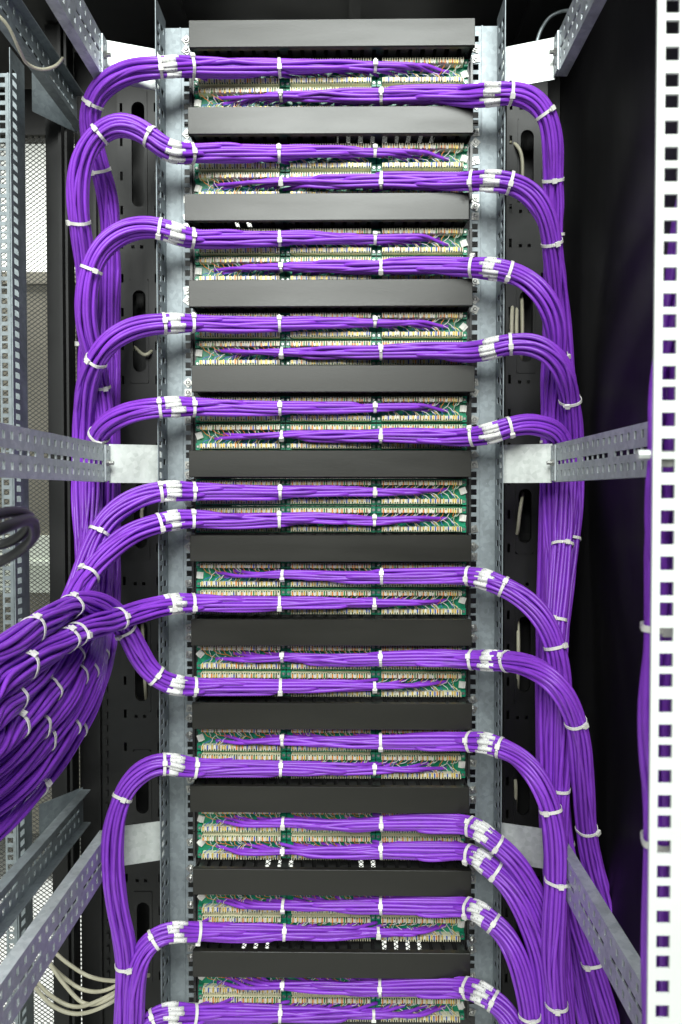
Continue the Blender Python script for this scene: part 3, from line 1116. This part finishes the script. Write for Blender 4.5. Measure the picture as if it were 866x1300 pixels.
RIGHT = [
    (1, [(632, 118, YO), (668, 120, -.07), (692, 140, -.066), (702, 178, -.05), (703, 230, -.02), (704, 300, .01), (702, 400, .04), (700, 500, .055), (699, 600, .055), (697, 700, .05), (694, 800, .045), (694, 900, .04), (696, 1000, .03), (703, 1100, .02), (712, 1200, .01), (722, 1340, .0)],
     [0.5, 2.1, 4, 5, 7.6]),
    (3, [(632, 229, YO), (662, 236, -.073), (686, 258, -.075), (699, 292, -.06), (706, 340, -.03), (712, 400, .01), (719, 480, .04), (722, 560, .05), (720, 650, .05), (712, 740, .04), (702, 850, .02), (703, 950, .01), (708, 1050, .0), (720, 1150, -.02), (738, 1250, -.04), (760, 1350, -.06)], [0.5, 3.3, 6.2]),
    (5, [(632, 341, YO), (662, 350, -.073), (690, 374, -.08), (706, 408, -.07), (708, 455, -.04), (705, 520, .0), (703, 600, .015), (704, 690, .01), (706, 780, -.01), (704, 880, -.03), (708, 980, -.04), (718, 1080, -.05), (738, 1170, -.065), (764, 1260, -.08), (790, 1350, -.095)], [0.5, 3.9, 8.1, 10.9]),
    (7, [(632, 438, YO), (664, 434, -.08), (696, 444, -.09), (716, 470, -.08), (725, 512, -.04), (729, 580, .008), (727, 660, .01), (716, 750, -.02), (707, 840, -.055), (704, 940, -.068), (711, 1040, -.07), (727, 1130, -.078), (752, 1220, -.095), (785, 1330, -.12)], [0.5, 3.9, 6.3, 12]),
    (9, [(632, 546, YO), (662, 537, -.075), (692, 540, -.07), (712, 556, -.045), (719, 595, -.018), (717, 670, -.03), (711, 740, -.06), (703, 820, -.085), (699, 920, -.085), (702, 1020, -.085), (707, 1100, -.085), (713, 1200, -.085), (718, 1340, -.085)], [0.5, 5.3, 6.6]),
    (12, [(626, 738, YO), (656, 752, -.085), (684, 776, -.10), (703, 812, -.11), (712, 862, -.11), (713, 930, -.105), (710, 1010, -.10), (706, 1100, -.10), (708, 1200, -.095), (712, 1340, -.095)], [0.5, 3.2, 5.9]),
    (14, [(626, 838, YO), (662, 841, -.11), (697, 858, -.15), (721, 888, -.158), (735, 930, -.145), (741, 990, -.115), (745, 1050, -.08), (757, 1110, -.06), (778, 1180, -.07), (802, 1260, -.09), (825, 1340, -.11)], [0.5, 3.7, 6.0]),
    (16, [(616, 943, YO), (648, 953, -.09), (675, 975, -.115), (695, 1010, -.13), (706, 1055, -.135), (708, 1110, -.135), (705, 1170, -.135), (703, 1230, -.13), (708, 1280, -.13), (714, 1350, -.13)], [0.66, 3.4, 5.1, 7.9]),
    (18, [(612, 1058, YO), (640, 1078, -.085), (664, 1106, -.10), (686, 1146, -.10), (701, 1190, -.10), (710, 1240, -.10), (722, 1340, -.10)], [0.66]),
    (19, [(610, 1092, YO), (638, 1112, -.085), (660, 1142, -.105), (678, 1184, -.11), (690, 1230, -.11), (698, 1340, -.11)], [0.66]),
    (20, [(608, 1158, YO), (634, 1176, -.085), (652, 1202, -.108), (665, 1240, -.115), (673, 1285, -.118), (678, 1350, -.118)], [0.66, 4]),
    (22, [(608, 1260, YO), (634, 1274, -.085), (650, 1296, -.105), (662, 1330, -.11), (670, 1370, -.11)], [0.66]),
]
left_notes = ['loop behind the second', 'high arch, tied at the crown', 'arch', 'arch', 'arch above the middle brace', 'curve below the middle brace', 'curve', 'sweeping to the photo edge',
              'rising curve that turns over', 'loop that hangs down', 'short curve joining the hanging loop', 'stub at the photo bottom']
for i, (k, pts, ties) in enumerate(LEFT):
    bundle(f'purple cable bundle from the left, {nth(i, 12)} of its twelve, {left_notes[i]}', GL, pts, LX + ties, panel=k, side='L',
           labels=-0.42 if i not in (6, 7) else -0.35, seed=i)
for i, (k, pts, ties) in enumerate(RIGHT):
    bundle(f'purple cable bundle from the right, {nth(i, 12)} of its twelve, going down the right-hand trunk', GR, pts, RX + ties + ([('x', 594)] if i in (1, 2, 4, 5, 6, 7, 8, 9, 10, 11) else []),
           panel=k, side='R', labels=-0.30 if i < 7 else (-0.12 if i == 7 else 0.0), seed=40 + i)

# bundle behind the white post
bundle('blurred purple cable bundle hanging behind the near white post', None,
       [(905, 150, -.70), (878, 270, -.70), (860, 390, -.70), (845, 500, -.70), (839, 620, -.70), (837, 780, -.70), (832, 930, -.70), (838, 1080, -.70), (837, 1200, -.70), (833, 1400, -.70)],
       [5.1, 6.95], n=13, seed=90, name='hanging_cable_bundle')

# ------------------------------------------------------------------ other cables


def cable(name, label, pts, r, mat, cat='cable', group=None, n=8):
    D, _ = catmull([W(*p) for p in pts], 10)
    mb = MB()
    mb.tube(D, r, n)
    return tag(mb.build(name, mat), label, cat, group)


cable('black_cable', 'upper of two thick blurred black cables at the photo edge, below the middle brace', [(-60, 690, -.62), (-20, 694, -.62), (12, 688, -.62), (34, 672, -.63), (36, 655, -.66), (15, 650, -.7), (-30, 660, -.75)], 0.0042, M['black_cable'], group='black cables at the photo edge')
cable('black_cable', 'lower of two thick blurred black cables at the photo edge, below the middle brace', [(-60, 735, -.62), (-20, 722, -.62), (14, 706, -.62), (36, 690, -.63), (44, 676, -.65), (38, 660, -.68), (10, 668, -.73), (-40, 690, -.76)], 0.0042, M['black_cable'], group='black cables at the photo edge')
pale = [
    ('highest of the pale cables behind the hanging purple loop', [(60, 1200, .02), (85, 1222, .02), (115, 1240, .02), (150, 1245, .0), (190, 1238, .03)]),
    ('second of the pale cables behind the hanging purple loop', [(55, 1215, .02), (80, 1240, .02), (108, 1257, .02), (140, 1255, .0), (185, 1225, .03)]),
    ('third of the pale cables behind the hanging purple loop', [(60, 1218, .0), (82, 1250, .0), (108, 1274, .0), (138, 1268, -.01), (180, 1235, .03)]),
    ('fourth of the pale cables behind the hanging purple loop', [(35, 1232, .0), (62, 1262, .0), (95, 1278, .0), (130, 1268, -.01), (175, 1242, .03)]),
    ('lowest of the pale cables behind the hanging purple loop', [(38, 1246, -.01), (66, 1276, -.01), (98, 1287, -.01), (135, 1276, -.02), (180, 1246, .03)]),
]
for lb, p in pale:
    cable('pale_cable', lb, p, 0.0032, M['grey_cable'], group='pale cables at the bottom')
slot_c = [
    ('pale cable curling in the highest slot of the right black post', [(640, 178, 0.195), (656, 185, 0.156), (663, 205, 0.152), (662, 250, 0.156), (660, 285, 0.205)]),
    ('pale cable hanging to the left in the slot above the fourth right bundle', [(652, 370, 0.195), (650, 400, 0.152), (650, 440, 0.152), (653, 470, 0.195)]),
    ('pale cable hanging in the middle of the slot above the fourth right bundle', [(658, 365, 0.195), (656, 400, 0.156), (656, 440, 0.156), (657, 472, 0.205)]),
    ('pale cable hanging to the right in the slot above the fourth right bundle', [(662, 370, 0.195), (663, 400, 0.152), (663, 440, 0.152), (660, 468, 0.195)]),
    ('pale cable in the slot just below the right middle brace', [(664, 625, 0.195), (660, 650, 0.152), (657, 675, 0.156), (652, 690, 0.205)]),
    ('pale cable in the slot beside the seventh right bundle', [(657, 780, 0.195), (658, 810, 0.152), (658, 850, 0.152), (656, 900, 0.205)]),
    ('pale cable in the slot below the eighth right bundle', [(652, 975, 0.195), (655, 1000, 0.152), (654, 1040, 0.195)]),
    ('pale cable in the slot of the left black post near the fourth left bundle', [(170, 440, 0.195), (182, 450, 0.152), (190, 448, 0.152), (198, 440, 0.195)]),
    ('pale cable in the slot of the left black post between two left bundles', [(182, 640, 0.195), (180, 655, 0.152), (186, 670, 0.156), (192, 650, 0.195)]),
    ('pale cable in the slot of the left black post below the turning bundle', [(181, 790, 0.195), (182, 820, 0.152), (184, 860, 0.152), (186, 890, 0.205)]),
]
for lb, p in slot_c:
    cable('pale_cable', lb, p, 0.0034, M['grey_cable'], group='pale cables in the post slots', n=6)
cable('conduit', 'thin grey conduit arching behind the upper right brace', [(680, 60, .05), (686, 40, .05), (698, 22, .05), (716, 14, .04), (735, 16, .02)], 0.0030, M['galv_dark'])
cable('pale_cable', 'pale cable lying along the dark brace in the upper left corner', [(-20, 5, -.30), (8, 30, -.28), (24, 62, -.25), (34, 80, -.22), (52, 88, -.2), (70, 84, -.18), (80, 74, -.15)], 0.0022, M['grey_cable'])

print('OBJECTS', len(bpy.data.objects), 'TRIS', sum(len(o.data.polygons) * 2 for o in bpy.data.objects if o.type == 'MESH'))
